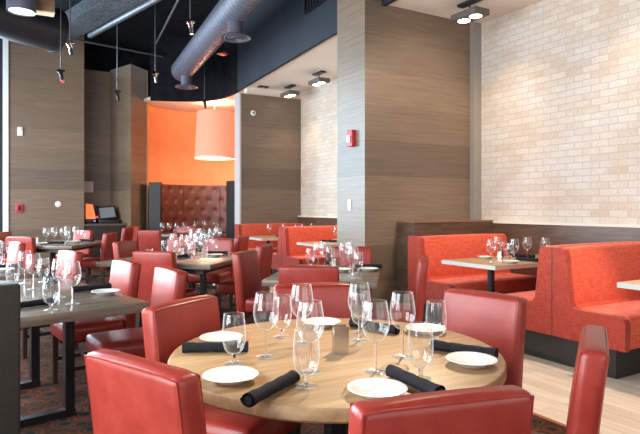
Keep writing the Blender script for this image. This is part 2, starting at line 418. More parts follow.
# alcove: curved orange wall and its ceiling
AC = Vector((4.20, 12.55)); AR = 1.6
arc = [(AC.x + AR*math.cos(R(t)), AC.y + AR*math.sin(R(t))) for t in list(range(150, -80, -6)) + [-82]]
struct('wall_alcove', ribbon(arc[::-1], -.06, 0, ZC), M['orange'], True)
struct('ceiling_alcove', MB().prism([(x+.03, y+.03) for x, y in bk[3:]] + [(2.6,14.25),(5.85,14.25),(5.85,10.9)], 'z', ZC+.005, ZC+.07), M['ceil'])
# left and far walls
struct('wall_far_left', MB().box((.14,13.0,0),(1.57,13.2,ZT)), M['wood'])
struct('wall_recess', MB().box((1.4,13.7,0),(2.4,13.85,4.45)), M['wood'])
struct('wall_column', MB().prism([(2.22,13.72),(2.52,12.88),(2.97,13.32),(2.90,13.72)], 'z', 0, 4.5), M['wood'])
struct('trim_7', MB().box((2.96,13.31,0),(2.99,13.36,4.5)), simple('brass_strip', (.45,.30,.16), .4, .2))
struct('wall_far_upper', MB().box((1.4,14.3,0),(4.3,14.4,ZT)), M['blackceil'])
w = thing('window_1', None, None); w['kind'] = 'structure'; 
MB().box((.04,12.96,0),(.14,13.1,ZT)).build('window_frame', M['frame'], w, False)
MB().box((-.14,12.98,0),(.04,13.1,ZT)).build('window_jamb', M['navy'], w, False)
MB().box((-2.1,13.04,0),(-.14,13.05,ZT)).build('glass_pane', M['pane'], w, False)
struct('wall_recess_side', MB().box((1.42,13.2,0),(1.57,13.7,ZT)), M['wood'])  # unseen wall added to keep outside light from leaking into the recess
# window wall on the left: piers, sill, head, frames
lw_ = MB().box((-2.3,-2.6,0),(-2.1,13.9,.65)).box((-2.3,-2.6,3.45),(-2.1,13.9,ZT))
for y0, y1 in ((-2.6,.1),(2.7,3.1),(5.7,6.1),(8.7,9.1),(11.7,13.9)): lw_.box((-2.3,y0,.65),(-2.1,y1,3.45))
struct('wall_left', lw_, M['plainwall'])
wbk = MB().box((-2.2,-2.8,0),(5.8,-2.6,.6)).box((-2.2,-2.8,3.6),(5.8,-2.6,ZT))
for x0, x1 in ((-2.2,-1.3),(1.5,1.9),(4.7,5.8)): wbk.box((x0,-2.8,.6),(x1,-2.6,3.6))
struct('wall_back', wbk, M['plainwall'])
for i, y in enumerate((1.4, 4.4, 7.4, 10.4)):
    w = thing('window_%d' % (i+2), None, None); w['kind'] = 'structure'
    f = MB()
    for yy in (y-1.3, y-.03, y+1.24): f.box((-2.24,yy,.65),(-2.16,yy+.06,3.45))
    f.build('window_frame', M['frame'], w, False)
    MB().box((-2.21,y-1.3,.65),(-2.20,y+1.3,3.45)).build('glass_pane', M['pane'], w, False)

# ------------------------------------------------------------------ chairs
def bow(p):   # backrest profile: leans back a little towards the top
    h = max(0, (p[2]-.30)/.60); return (p[0], p[1] - .055*h**1.6, p[2])
def make_chair(label):
    t = thing('dining_chair', label, 'chair', group='red leather dining chairs')
    MB().rbox((-.21,-.275,.31),(.21,-.195,.89), .022, cuts=5, warp=bow, puff=.007).build('backrest', M['leather'], t, angle=60)
    MB().rbox((-.21,-.20,.36),(.21,.205,.485), .030, cuts=4, puff=.012).build('seat', M['leather'], t, angle=60)
    w_ = MB()
    for y in (-.270, -.200):
        pts = []
        for x, z in [(-.202,.34)] + [(-.202,.34+.54*i/8) for i in range(1,9)] + [(.202*(i/4-1) if i else -.202,.884) for i in range(1,8)] + [(.202,.88-.54*i/8) for i in range(0,9)]:
            pts.append(bow((x, y, z)))
        w_.tube(pts, .0035, 5)
    w_.build('piping', M['leather'], t)
    for sx in (-1, 1):
        for sy in (-1, 1):
            x = sx*.182; y = .175 if sy > 0 else -.235
            b = MB(); k = .020; k2 = .015; y2 = y - (.03 if sy < 0 else 0)
            vs = [(x-k,y-k,.37),(x+k,y-k,.37),(x+k,y+k,.37),(x-k,y+k,.37),(x-k2,y2-k2,0),(x+k2,y2-k2,0),(x+k2,y2+k2,0),(x-k2,y2+k2,0)]
            b._add(vs, [(0,1,2,3),(4,7,6,5),(0,4,5,1),(1,5,6,2),(2,6,7,3),(3,7,4,0)])
            b.build('leg', M['legwood'], t, False)
    for sx in (-1, 1):
        MB().box((sx*.182-.010,-.235,.17),(sx*.182+.010,.175,.20)).build('stretcher', M['legwood'], t, False)
    MB().box((-.182,-.02,.172),(.182,.0,.198)).build('stretcher', M['legwood'], t, False)
    return t
CH = None
def chair(mx, my, facing, label, side='i'):
    """(mx, my) is the middle of the back's top edge on its inner or outer face; facing in degrees"""
    global CH
    d = .25 if side == 'i' else .33
    f = Vector((math.cos(R(facing)), math.sin(R(facing))))
    x, y = mx + f.x*d, my + f.y*d
    if CH is None:
        CH = make_chair(label); CH.location = (x, y, 0); CH.rotation_euler = (0,0,R(facing-90)); return CH
    return dup(CH, (x, y, 0), R(facing-90), label)
chair(.28, 1.515, 23, 'red leather chair nearest the camera on the left of the round table, back turned', 'o')
chair(.71, 2.39, -57, 'red leather chair at the far left of the round table, beside its dark napkin', 'i')
chair(1.44, 2.58, -109, 'red leather chair facing the camera straight behind the round table', 'i')
chair(1.98, 1.93, 190, 'red leather chair at the far right of the round table, before the booths', 'i')
chair(1.615, 1.135, 124, 'red leather chair seen edge-on at the right of the round table', 'i')
chair(.83, .88, 77, 'red leather chair at the bottom centre, its back hiding the round table edge', 'o')
chair(.95, 3.73, 186, 'red leather chair with glossy window glare, right of the front left table', 'i')
chair(.80, 4.44, 190, 'red leather chair behind the white bread plate of the front left table', 'i')
chair(.54, 5.73, 196, 'pink-lit red chair behind the wine glasses of the front left table', 'i')
chair(.14, 7.49, 193, 'pink-lit red chair at the left picture edge, below the window frame', 'i')
chair(1.21, 5.25, 46, 'broad red chair with its back turned, before the middle table', 'o')
chair(2.00, 4.83, -47, 'red chair with shaded back between the middle table and the centre table', 'i')
chair(2.56, 5.60, 138, 'red chair right of the middle table, behind the shaded-back chair', 'o')
chair(2.48, 7.04, 228, 'red chair behind the middle table, facing forward at its right', 'i')
chair(2.10, 7.40, 228, 'red chair behind the middle table, mostly hidden by its wine glasses', 'i')
chair(3.02, 7.42, 138, 'dark-sided red chair left of the second booth tables, back turned', 'o')
chair(1.33, 7.00, -42, 'red chair with dark face and pale edge, left beyond the middle table', 'i')
chair(1.84, 3.38, 54, 'red chair directly behind the round table chair, back to the camera', 'o')
chair(3.16, 4.87, 232, 'red chair beyond the centre table, in front of the tall pillar', 'i')
chair(2.97, 3.56, 140, 'narrow edge-on red chair beside the end of the far orange bench', 'i')
chair(1.56, 9.37, 148, 'red chair with orange seat right of the far left table', 'o')
chair(1.27, 10.80, 214, 'red chair facing forward beyond the far left table, below the till counter', 'i')
chair(.21, 8.74, 50, 'pink red chair with its back turned, before the far left table', 'o')
chair(.06, 10.60, -30, 'dull pink chair at the left edge, left of the far left table', 'i')
chair(2.29, 10.16, 50, 'bright pink red chair before the table of glasses near the alcove', 'o')
chair(2.62, 9.12, 138, 'narrow orange-red chair just right of the bright pink one', 'o')
chair(2.28, 11.72, 146, 'red chair with pale left edge in front of the dark till cabinet', 'o')
chair(2.56, 12.55, 200, 'dark red chair against the column beside the till counter', 'o')
chair(3.42, 11.75, 228, 'red chair in front of the round brown booth, facing forward', 'i')

# ------------------------------------------------------------------ tables
def slab_table(corner, ang, w_, d_, label, top='greywood', base='bars', th=.045, apron=True, z=.76, ys=None, posts=(-.55,)):
    """corner = near right corner of the top; ang = direction of its near edge; spans w_ to the left and d_ away"""
    t = thing('dining_table', label, 'table', (corner[0], corner[1], 0), R(ang))
    MB().box((-w_,0,z-th),(0,d_,z), .004).build('tabletop', M[top], t)
    if apron: MB().box((-w_+.08,.06,z-th-.05),(-.10,d_-.08,z-th)).build('apron', M['black'], t, False)
    ys = ys or ((d_*.34, d_*.78) if d_ > .95 else (d_*.5,))
    for y in ys:
        for k in posts: MB().box((w_*k-.028,y-.028,.03),(w_*k+.028,y+.028,z-th-.002)).build('leg', M['black'], t, False)
        MB().box((-w_+.10,y-.03,0),(-.21,y+.03,.045)).build('foot_bar', M['black'], t, False)
    return t
t = thing('dining_table', 'round oak dining table set with plates and glasses in the foreground', 'table', (1.105,1.81,0))
MB().lathe([(0,.76),(.604,.76),(.612,.757),(.616,.750),(.616,.722),(.610,.715),(0,.715)], 96).build('tabletop', M['oak'], t)
MB().lathe([(.05,.0),(.30,.0),(.30,.02),(.055,.05),(.045,.09),(.045,.68),(.20,.70),(.20,.715),(0,.715)], 32).build('pedestal', M['black'], t)
t1 = slab_table((.74,3.25), 12, .90, 1.62, 'grey wood table at front left on black bar legs', th=.055, apron=False, ys=(.63,1.38), posts=(-.27,-.73))
# front-left table has a pair of posts set to the right, as the photo shows
slab_table((.30,5.15), 13, .9, 1.2, 'wood table at the left edge behind the front left table')
slab_table((.87,8.52), -30, .9, 1.40, 'far left wood table with glasses before the panelled wall')
slab_table((1.71,5.06), -42, 1.2, 1.45, 'middle brown table crowded with wine glasses', ys=(.40,1.32))
slab_table((2.35,3.28), -38, .85, 1.20, 'centre grey-brown table behind the round table')
slab_table((2.95,7.95), -42, .8, .8, 'small table with glasses hidden behind the middle table chairs')
slab_table((3.18,10.75), -42, .8, .8, 'table with glasses in front of the round brown booth')
def booth_table(x0, x1, y0, y1, label, legs=True):
    t = thing('booth_table', label, 'table', ((x0+x1)/2, (y0+y1)/2, 0)); cx, cy = (x1-x0)/2, (y1-y0)/2
    MB().box((-cx,-cy,.725),(cx,cy,.755), .003).build('tabletop', M['boothtop'], t)
    MB().box((-cx-.004,-cy-.004,.715),(cx-.02,cy+.004,.752)).build('edge_band', M['edge'], t, False)
    for x in (-cx+.33, cx-.30):
        MB().cyl((x,0,.02),(x,0,.715),.035).build('leg', M['black'], t)
        MB().lathe([(0,0),(.20,0),(.20,.012),(.04,.03),(0,.03)], 24, Matrix.Translation((x,0,0))).build('foot', M['black'], t)
    return t
booth_table(4.00, 5.50, 3.70, 4.42, 'pale-edged booth table with glasses beside the brick wall')
booth_table(3.92, 5.50, 1.72, 2.46, 'nearest booth table, its corner entering at the right edge')
booth_table(4.05, 5.50, 6.98, 7.80, 'lit booth table beyond the pillar, with wine glasses')
booth_table(3.98, 5.50, 9.00, 9.92, 'farthest booth table in the row before the stub wall')

# ------------------------------------------------------------------ booths
def panel_poly(double, m=1):
    half = [(-.63,.235),(-.63,.44),(-.615,.47),(-.585,.485),(-.235,.485),(-.19,.50),(-.168,.54),(-.128,.915),(-.118,.955),(-.085,.97)]
    if double: p = half + [(-y,z) for y,z in half[::-1]]
    else: p = half + [(.09,.97),(.09,.235)]
    return [(y*m, z) for y, z in p]
def booth(name, label, x0, x1, yc, double=True, m=1):
    """m = 1: seat on the near (-y) side; m = -1: seat on the far side"""
    t = thing(name, label, 'booth bench', ((x0+x1)/2, yc, 0)); h = (x1-x0)/2
    if double: MB().box((-h+.06,-.52,0),(h,.52,.24)).build('plinth', M['plinth'], t, False)
    else: MB().box((-h+.06,min(-.52*m,.05*m),0),(h,max(-.52*m,.05*m),.24)).build('plinth', M['plinth'], t, False)
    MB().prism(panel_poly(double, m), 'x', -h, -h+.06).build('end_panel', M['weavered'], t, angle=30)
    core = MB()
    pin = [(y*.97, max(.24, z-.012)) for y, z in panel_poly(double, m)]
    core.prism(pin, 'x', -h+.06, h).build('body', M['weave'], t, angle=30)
    for s in ((-1, 1) if double else (-m,)):
        a, b = sorted((s*.20, s*.625))
        MB().rbox((-h+.055,a,.33),(h-.01,b,.492), .025, cuts=4, puff=.008).build('seat_cushion', M['weave'], t, angle=60)
        sl = (.044)/.47
        def lean(p, s=s): return (p[0], p[1] - s*sl*(p[2]-.49), p[2])
        a, b = sorted((s*.085, s*.172))
        MB().rbox((-h+.055,a,.485),(h-.01,b,.972), .022, cuts=4, warp=lean, puff=.008).build('back_cushion', M['weave'], t, angle=60)
    sm = MB(); sm.tube([(-h-.001,0,.24),(-h-.001,0,.965)], .004, 6)
    if double: sm.build('seam', M['tuft'], t)
    else: sm.bm.free()
    return t
booth('booth_bench', 'orange-red back-to-back booth bench nearest the camera, at the right', 3.98, 5.50, 3.07)
booth('booth_bench', 'orange-red bench against the walnut panel of the pillar', 4.10, 5.50, 5.02, False, 1)
booth('booth_bench', 'orange-red back-to-back booth bench in the bay beyond the pillar', 4.10, 5.50, 8.45)
booth('booth_bench', 'red bench against the far stub wall', 4.06, 5.50, 10.43, False, 1)
booth('booth_bench', 'bench backing onto the rear of the pillar, mostly hidden by it', 4.12, 5.50, 6.24, False, -1)
# grey banquette at the left picture edge
t = thing('banquette', 'grey fabric banquette back at the lower left edge, before the front left table', 'bench', (.055,2.76,0), R(12))
MB().rbox((-1.3,-.10,.10),(0,.0,.98), .012, cuts=2).build('backrest', M['greyfab'], t)
MB().rbox((-1.3,.0,.34),(-.06,.33,.47), .02, cuts=2).build('seat', M['greyfab'], t)
MB().box((-1.28,-.08,0),(-.04,.26,.10)).box((-1.28,.0,.10),(-.08,.26,.34)).build('plinth', M['plinth'], t, False)
# round tufted booth in the alcove
t = thing('round_booth', 'round high-backed brown tufted booth in the orange alcove', 'booth bench', (AC.x, AC.y, 0))
def ring_wall(r0, r1, a0, a1, z0, z1, n, tuft=0.0, nz=1):
    mb = MB(); bm = mb.bm; grid = []
    A = [a0 + (a1-a0)*i/n for i in range(n+1)]; Zs = [z0 + (z1-z0)*k/nz for k in range(nz+1)]
    def dim(a, z):
        if not tuft: return 0
        du = .30; dz = .26; s = r0*R(a)/du; q = (z-z0)/dz
        best = 9
        for rr in (math.floor(q), math.floor(q)+1):
            off = .5*(rr % 2); cc = round(s-off)+off
            best = min(best, math.hypot((s-cc)*du, (q-rr)*dz))
        return -tuft*math.exp(-(best/.055)**2)
    inn = [[bm.verts.new(((r0-dim(a,z))*math.cos(R(a)), (r0-dim(a,z))*math.sin(R(a)), z)) for z in Zs] for a in A]
    out = [[bm.verts.new((r1*math.cos(R(a)), r1*math.sin(R(a)), z)) for z in Zs] for a in A]
    for i in range(n):
        for k in range(nz):
            bm.faces.new([inn[i][k], inn[i][k+1], inn[i+1][k+1], inn[i+1][k]])
            bm.faces.new([out[i][k], out[i+1][k], out[i+1][k+1], out[i][k+1]])
        bm.faces.new([inn[i][nz], out[i][nz], out[i+1][nz], inn[i+1][nz]]); bm.faces.new([inn[i][0], inn[i+1][0], out[i+1][0], out[i][0]])
    for i in (0, n):
        for k in range(nz): bm.faces.new([inn[i][k], out[i][k], out[i][k+1], inn[i][k+1]] if i == 0 else [inn[i][k], inn[i][k+1], out[i][k+1], out[i][k]])
    return mb
edges = [-64, -30, 14, 58, 102, 148]
for e0, e1 in zip(edges, edges[1:]):
    ring_wall(1.22, 1.34, e0+.35, e1-.35, .44, 1.86, 44, .035, 40).build('tufted_panel', M['tuft'], t, angle=70)
ring_wall(.72, 1.22, -64, 148, .10, .46, 60).build('seat', M['tuft'], t)
ring_wall(.86, 1.40, -82, -64, .0, 1.88, 6).build('end_wing', M['darkfab'], t)
ring_wall(1.09, 1.34, 148, 159, .0, 1.88, 6).build('end_wing', M['darkfab'], t)
t = thing('alcove_table', 'round table inside the alcove booth', 'table', (AC.x-.1, AC.y-.1, 0))
MB().lathe([(0,.76),(.48,.76),(.48,.72),(0,.72)], 40).build('tabletop', M['greywood'], t)
MB().lathe([(.04,0),(.25,0),(.25,.02),(.04,.05),(.04,.72),(0,.72)], 24).build('pedestal', M['black'], t)

# ------------------------------------------------------------------ tableware
def wine_parts():
    bowl = [(.006,.098),(.020,.104),(.034,.118),(.043,.138),(.046,.158),(.0445,.180),(.041,.205),(.036,.232)]
    stem = [(.0075,.004),(.0045,.012),(.0036,.03),(.0036,.075),(.0045,.092),(.008,.100)]
    foot = [(0,.0),(.037,.0),(.038,.0015),(.034,.003),(.012,.0055),(.006,.009)]
    return bowl, stem, foot
def goblet_parts():
    bowl = [(.007,.034),(.020,.038),(.031,.050),(.0375,.070),(.040,.092),(.0395,.118),(.0375,.145),(.0345,.172)]
    stem = [(.009,.004),(.006,.010),(.0055,.020),(.0085,.028),(.009,.035)]
    foot = [(0,.0),(.034,.0),(.035,.0015),(.031,.003),(.012,.006),(.007,.010)]
    return bowl, stem, foot
def lip(bowl):   # close the bowl into a thin wall with a rounded lip
    inner = [(max(0.0, r-.0012), z+.0006) for r, z in bowl[::-1]]
    return bowl + inner[:-1] + [(0, bowl[0][1]+.0012)]
PROTO = {}
def glass_proto(kind, detailed, label, group):
    b, s, f = wine_parts() if kind == 'wine_glass' else goblet_parts()
    if detailed:
        t = thing(kind, label, 'glass', group=group)
        bw = MB().lathe(b, 36); rr, rz_ = b[-1]
        bw.tube([(rr*math.cos(2*math.pi*k/36), rr*math.sin(2*math.pi*k/36), rz_) for k in range(36)], .0009, 6, True).build('bowl', M['glass'], t, angle=60)
        MB().lathe(s, 14).build('stem', M['solidglass'], t, angle=60)
        MB().lathe(f, 36).build('foot', M['glass'], t, angle=60)
        return t
    return tag(MB().lathe(f + s[1:] + b[1:], 20).build(kind, M['glass'], angle=60), label, 'glass', group)
def napkin_mesh(name='napkin_roll'):
    mb = MB(); L = .24; nu = 40; nl = 16; turns = 3.0; rows = []
    for i in range(nl+1):
        x = -L/2 + L*i/nl; fl = 1 + .12*(abs(x)/(L/2))**3
        row = []
        for k in range(nu+1):
            a = turns*2*math.pi*k/nu; r = (.010 + .011*k/nu) * fl + .0010*math.sin(3*a + 9*x*10)
            row.append(mb.bm.verts.new((x, r*1.08*math.cos(a), .021 + r*.92*math.sin(a))))
        rows.append(row)
    for A, B in zip(rows, rows[1:]):
        for k in range(nu): mb.bm.faces.new([A[k], A[k+1], B[k+1], B[k]])
    for row in (rows[0], rows[-1]):     # soft gathered core at each end
        c = mb.bm.verts.new(sum((v.co for v in row[:14]), Vector())/14)
        for k in range(13):
            mb.bm.faces.new([row[k], row[k+1], c])
    return mb
def plate_mesh():
    return MB().lathe([(0,.002),(.030,.002),(.046,.0),(.050,.002),(.058,.010),(.078,.019),(.086,.0215),(.087,.023),(.085,.0245),(.074,.0225),(.058,.0155),(.050,.012),(0,.011)], 48)
def place(kind, x, y, z, label, group, rz=0.0, detailed=False):
    key = (kind, detailed)
    if key not in PROTO:
        if kind in ('wine_glass', 'water_goblet'): o = glass_proto(kind, detailed, label, group)
        elif kind == 'bread_plate': o = tag(plate_mesh().build(kind, M['white'], angle=50), label, 'plate', group)
        elif kind == 'napkin_roll': o = tag(napkin_mesh().build(kind, M['napkin'], angle=70), label, 'napkin', group)
        elif kind == 'tumbler': o = tag(MB().lathe([(0,.0),(.030,.0),(.034,.01),(.036,.09),(.0348,.09),(.032,.012),(0,.010)], 24).build(kind, M['glass'], angle=50), label, 'glass', group)
        elif kind == 'sugar_caddy':
            o = thing(kind, label, 'caddy', group=group)
            MB().box((-.027,-.022,0),(.027,.022,.004)).box((-.027,-.022,.0),(.027,-.0205,.100)).box((-.027,.0205,0),(.027,.022,.100)) \
                .box((-.027,-.022,0),(-.0255,.022,.07)).box((.0255,-.022,0),(.027,.022,.07)).build('holder', M['steel'], o, False)
            pk = MB()
            for q in range(4): pk.box((-.023,-.016+q*.009,.005),(.023,-.012+q*.009,.080+.003*(q%2)))
            pk.build('sugar_packets', M['packet'], o, False)
        PROTO[key] = o; o.location = (x, y, z+.0006); o.rotation_euler = (0,0,rz); return o
    z += .0006
    return dup(PROTO[key], (x, y, z), rz, label, group)
ZR = .76
# the round table: every item with its own label
G0 = 'glasses on the round oak table'
W = 'wine_glass'; G = 'water_goblet'
for k, x, y, lab in [
    (W,.83,1.84,'tall wine glass on the round table, between the left napkin and metal caddy'),
    (W,1.04,1.96,'tall wine glass on the round table, farthest back of the overlapping trio left of caddy'),
    (W,.88,1.60,'tall wine glass on the round table, directly behind the front centre goblet'),
    (W,1.26,1.88,'tall wine glass on the round table, behind and right of the metal caddy'),
    (W,1.07,1.50,'tall wine glass on the round table, behind the top of the front right napkin'),
    (W,1.26,1.60,'tall wine glass on the round table, left of the far right chair back'),
    (G,.70,1.82,'short water goblet on the round table in front of the left napkin'),
    (G,1.02,2.10,'short water goblet on the round table, behind the leftmost tall wine glass'),
    (G,.80,1.48,'short water goblet nearest the camera at the tip of the slanted napkin'),
    (G,1.35,2.01,'short water goblet on the round table, farthest back behind the caddy'),
    (G,1.48,1.67,'short water goblet on the round table, beside the far right plate'),
    (G,1.15,1.37,'short water goblet on the round table, right of the front right napkin')]:
    place(k, x, y, ZR, lab, G0, random.random()*6, True)
for x, y, lab in [
    (.62,1.64,'round white bread plate at the left of the round table'),
    (.94,1.31,'round white bread plate at the front edge of the round table'),
    (1.40,1.40,'round white bread plate at the right of the round table'),
    (.77,2.14,'round white bread plate behind the left napkin of the round table'),
    (1.59,1.86,'round white bread plate at the far right of the round table'),
    (1.27,2.20,'round white bread plate at the back of the round table')]:
    place('bread_plate', x, y, ZR, lab, 'bread plates on the round oak table')
def nap(xa, ya, xb, yb, lab, grp, z=ZR):
    place('napkin_roll', (xa+xb)/2, (ya+yb)/2, z, lab, grp, math.atan2(yb-ya, xb-xa))
GN = 'napkins on the round oak table'
nap(.59,2.05,.80,1.94,'rolled black napkin lying level at the left of the round table',GN)
nap(.56,1.39,.80,1.54,'rolled black napkin slanting up right of the left plate',GN)
nap(1.08,1.44,1.07,1.18,'rolled black napkin pointing down right behind the front plate',GN)
nap(1.42,1.62,1.53,1.41,'rolled black napkin behind the right plate of the round table',GN)
nap(1.38,2.11,1.46,1.90,'rolled black napkin at the far side near the far right plate',GN)
place('sugar_caddy', 1.095, 1.76, ZR, 'brushed metal sugar caddy in the middle of the round table', 'sugar caddies', R(-20))

ORD = ['leftmost','second from left','third from left','fourth from left','fifth from left','sixth from left','seventh from left','eighth from left','ninth from left','tenth from left','eleventh from left']
KN = {'wine_glass':'clear wine glass','water_goblet':'short water goblet','bread_plate':'white bread plate','napkin_roll':'rolled black napkin','tumbler':'low clear tumbler','sugar_caddy':'metal sugar caddy'}
PL = {'wine_glass':'wine glasses','water_goblet':'water goblets','bread_plate':'bread plates','napkin_roll':'napkins','tumbler':'tumblers','sugar_caddy':'sugar caddies'}
CS, SN = math.cos(R(29.8)), math.sin(R(29.8))
def setting(where, items, z=ZR, detailed=False):
    """items: (kind, x, y) or (napkin, xa, ya, xb, yb); labels are ordered across the table as seen in the photo"""
    def u(it):
        x, y = (it[1], it[2]) if len(it) < 5 else ((it[1]+it[3])/2, (it[2]+it[4])/2)
        return (x*CS - y*SN)/(x*SN + y*CS)
    for kind in KN:
        L = sorted([i for i in items if i[0] == kind], key=u)
        for n, it in enumerate(L):
            lab = '%s on the %s' % (KN[kind], where)
            if len(L) == 2: lab += ', ' + ('left of the two','right of the two')[n]
            elif len(L) > 2: lab += ', ' + ('rightmost' if n == len(L)-1 else ORD[n])
            grp = '%s on the %s' % (PL[kind], where)
            if len(it) == 5: nap(*it[1:], lab, grp, z)
            else: place(kind, it[1], it[2], z, lab, grp, random.random()*6 if kind != 'sugar_caddy' else R(20), detailed and kind in (W, G))
P, N, T, S = 'bread_plate', 'napkin_roll', 'tumbler', 'sugar_caddy'
setting('front left table', [(W,.35,3.40),(W,.19,4.14),(W,.15,4.48),(W,.31,3.69),(G,.23,3.245),(G,.07,4.25),(G,.27,4.50),
    (P,.57,3.67),(N,.02,3.33,.26,3.44),(N,.40,3.85,.63,3.90),(N,.30,4.58,.34,4.40)], detailed=True)
setting('table at the left edge', [(P,.02,5.40),(N,-.10,5.62,.14,5.66),(W,-.10,5.9),(W,.03,6.0),(G,-.02,5.75)])
setting('far left table', [(W,.60,9.38),(W,.72,9.55),(W,.93,9.80),(W,.82,9.22),(W,1.05,9.72),(G,1.18,9.86),(G,.90,9.42),(T,.46,9.42),
    (P,.53,9.10),(N,.62,9.20,.80,9.10),(N,1.10,9.62,1.28,9.44),(P,1.00,9.34)])
setting('centre table', [(G,2.42,4.40),(W,2.40,4.22),(W,2.56,4.38),(G,2.66,4.45),(S,2.60,4.26),(W,2.59,4.10),(W,2.72,4.20),(G,2.55,3.82),(W,2.42,3.70),
    (P,2.72,3.92),(N,2.72,4.14,2.94,4.02),(P,2.50,4.0)], detailed=True)
setting('middle table', [(G,1.60,6.30),(W,1.76,6.52),(W,1.82,6.32),(G,1.66,6.02),(W,1.82,6.09),(W,1.87,5.92),(W,2.07,6.36),(G,1.70,5.62),(W,2.02,6.62),(G,2.18,6.30),(W,1.94,6.20),(W,2.16,6.48),
    (P,2.06,5.92),(N,2.06,6.22,2.26,6.08),(N,1.62,5.82,1.80,6.02),(S,1.80,6.22),(T,1.40,6.15),(T,1.98,6.04)])
setting('small table behind the middle table', [(W,2.45,8.05),(W,2.60,8.10),(W,2.52,7.95),(W,2.72,8.00),(W,2.82,8.05),(G,2.66,7.86),(W,2.90,8.20),(G,2.60,8.30)])
setting('table before the round booth', [(T,2.68,11.26),(W,2.80,11.22),(W,2.92,11.14),(W,3.02,10.98),(W,3.18,11.0),(G,3.25,10.92),(S,3.05,11.20)])
setting('brick-side booth table', [(W,4.16,3.90),(W,4.66,4.28),(G,4.80,4.32),(W,4.44,3.86),(G,4.56,4.02),(W,4.82,4.02),(W,4.90,3.86),(T,5.28,3.92),(S,4.62,4.20),
    (P,4.34,3.82),(P,4.50,4.30),(N,4.62,3.96,4.64,3.70+.06),(N,4.90,4.28,4.98,4.06)], z=.755, detailed=True)
setting('lit booth table beyond the pillar', [(W,4.60,7.52),(W,4.84,7.62),(W,4.95,7.30),(W,5.10,7.42),(G,4.70,7.32),(G,5.02,7.20),(S,4.52,7.10),(P,4.74,7.70),(N,4.36,7.55,4.56,7.45),(N,4.9,7.15,5.1,7.10)], z=.755)
setting('farthest booth table', [(W,4.40,9.62),(W,4.76,9.72),(W,4.92,9.50),(W,5.12,9.62),(W,5.22,9.42),(G,5.05,9.30),(S,4.9,9.72),(P,4.60,9.50),(N,4.45,9.35,4.65,9.30)], z=.755)
setting('round alcove table', [(W,3.90,12.60),(W,4.02,12.35),(W,4.14,12.62),(W,4.28,12.34),(W,4.40,12.50),(G,3.82,12.42)])

# ------------------------------------------------------------------ till counter and wall fittings
t = thing('till_cabinet', 'dark till cabinet with brown counter top in the far corner', 'cabinet', (1.59,13.05,0))
MB().prism([(0,.02),(.88,.02),(.60,.62),(0,.62)], 'z', 0, .90).build('body', M['cabinet'], t, False)
MB().prism([(-.02,-.04),(.92,-.04),(.61,.63),(-.02,.63)], 'z', .90, .945).build('counter_top', M['counter'], t)
for x0, x1, kx in ((.02,.43,.39),(.45,.86,.49)):
    d = MB().box((x0,0,.10),(x1,.02,.88)).build('door', M['cabinet'], t, False)
    MB().lathe([(0,0),(.012,0),(.012,.015),(0,.018)], 12, Matrix.Translation((kx,0,.72)) @ Matrix.Rotation(R(90),4,'X')).build('knob', M['chrome'], d)
t = thing('till', 'grey touch-screen till standing on the dark counter', 'till', (2.08,13.25,.945))
MB().box((-.19,-.12,0),(.24,.10,.085), .01).build('base', M['black'], t)
tm = Matrix.Translation((.0,.0,.23)) @ Matrix.Rotation(R(-22),4,'X') @ Matrix.Rotation(R(-6),4,'Y')
MB().box((-.20,-.02,-.15),(.20,.03,.16), .012, M=tm).build('monitor', M['black'], t)
MB().box((-.16,-.026,-.115),(.16,-.019,.125), M=tm).build('screen', M['screen'], t, False)
t = thing('menu_stand', 'small orange lit card stand on the till counter', 'stand', (1.66,13.3,.945))
MB().box((-.02,-.06,0),(.19,.06,.10), .008).build('base', M['black'], t)
MB().box((.14,-.066,.045),(.17,-.058,.065)).build('indicator_light', M['blueled'], t, False)
MB().prism([(-.02,.10),(.19,.10),(.12,.42),(-.02,.44)], 'y', -.02, .01).build('card', M['orangelamp'], t, False)
t = thing('card_reader', 'slim black handset standing behind the orange card', 'handset', (1.90,13.50,.945))
MB().box((-.04,-.02,0),(.04,.02,.40), .006).build('body', M['black'], t)
MB().box((-.02,-.03,.12),(.03,-.02,.16)).build('indicator_light', M['redled'], t, False)
def tagged(mb, name, mat, label, cat, smooth=True): return tag(mb.build(name, mat, None, smooth), label, cat)
t = thing('notice', 'white paper notice pinned above the till counter', 'notice', (1.75,13.695,1.77))
MB().box((-.10,-.004,-.125),(.10,0,.125)).build('sheet', M['packet'], t, False)
ln = MB()
for q in range(5): ln.box((-.075,-.0055,.085-q*.042),(.075 - .03*(q%2),-.004,.089-q*.042))
ln.build('printed_lines', simple('grey_ink', (.35,.30,.30), .8), t, False)
t = thing('alarm_strobe', 'white alarm strobe high on the left panelled wall', 'alarm', (.35,13.0,2.86))
MB().box((-.05,-.04,-.09),(.05,0,.09), .008).build('housing', M['plastic'], t)
MB().box((-.035,-.055,.0),(.035,-.04,.07), .006).build('lens', simple('pink_lens', (.85,.70,.72), .2), t)
t = thing('fire_call_point', 'red fire call point on the left panelled wall', 'alarm', (.33,13.0,1.29))
MB().box((-.065,-.05,-.085),(.065,0,.085), .008).build('housing', M['red'], t)
MB().box((-.03,-.062,-.05),(.035,-.05,.05), .004).build('pull_handle', M['black'], t)
t = thing('thermostat', 'round white thermostat on the left panelled wall', 'thermostat', (1.06,13.0,1.37))
rx = Matrix.Rotation(R(90),4,'X')
MB().lathe([(0,0),(.065,0),(.065,.02),(.05,.03),(0,.03)], 28, rx).build('dial', M['plastic'], t)
MB().lathe([(0,.03),(.02,.03),(.018,.036),(0,.036)], 20, rx).build('knob', M['white'], t)
t = thing('fire_strobe', 'red fire strobe with white lens on the pale side of the pillar', 'alarm', (3.73,5.70,2.14))
MB().box((-.055,-.055,-.10),(0,.055,.10), .008).build('housing', M['red'], t)
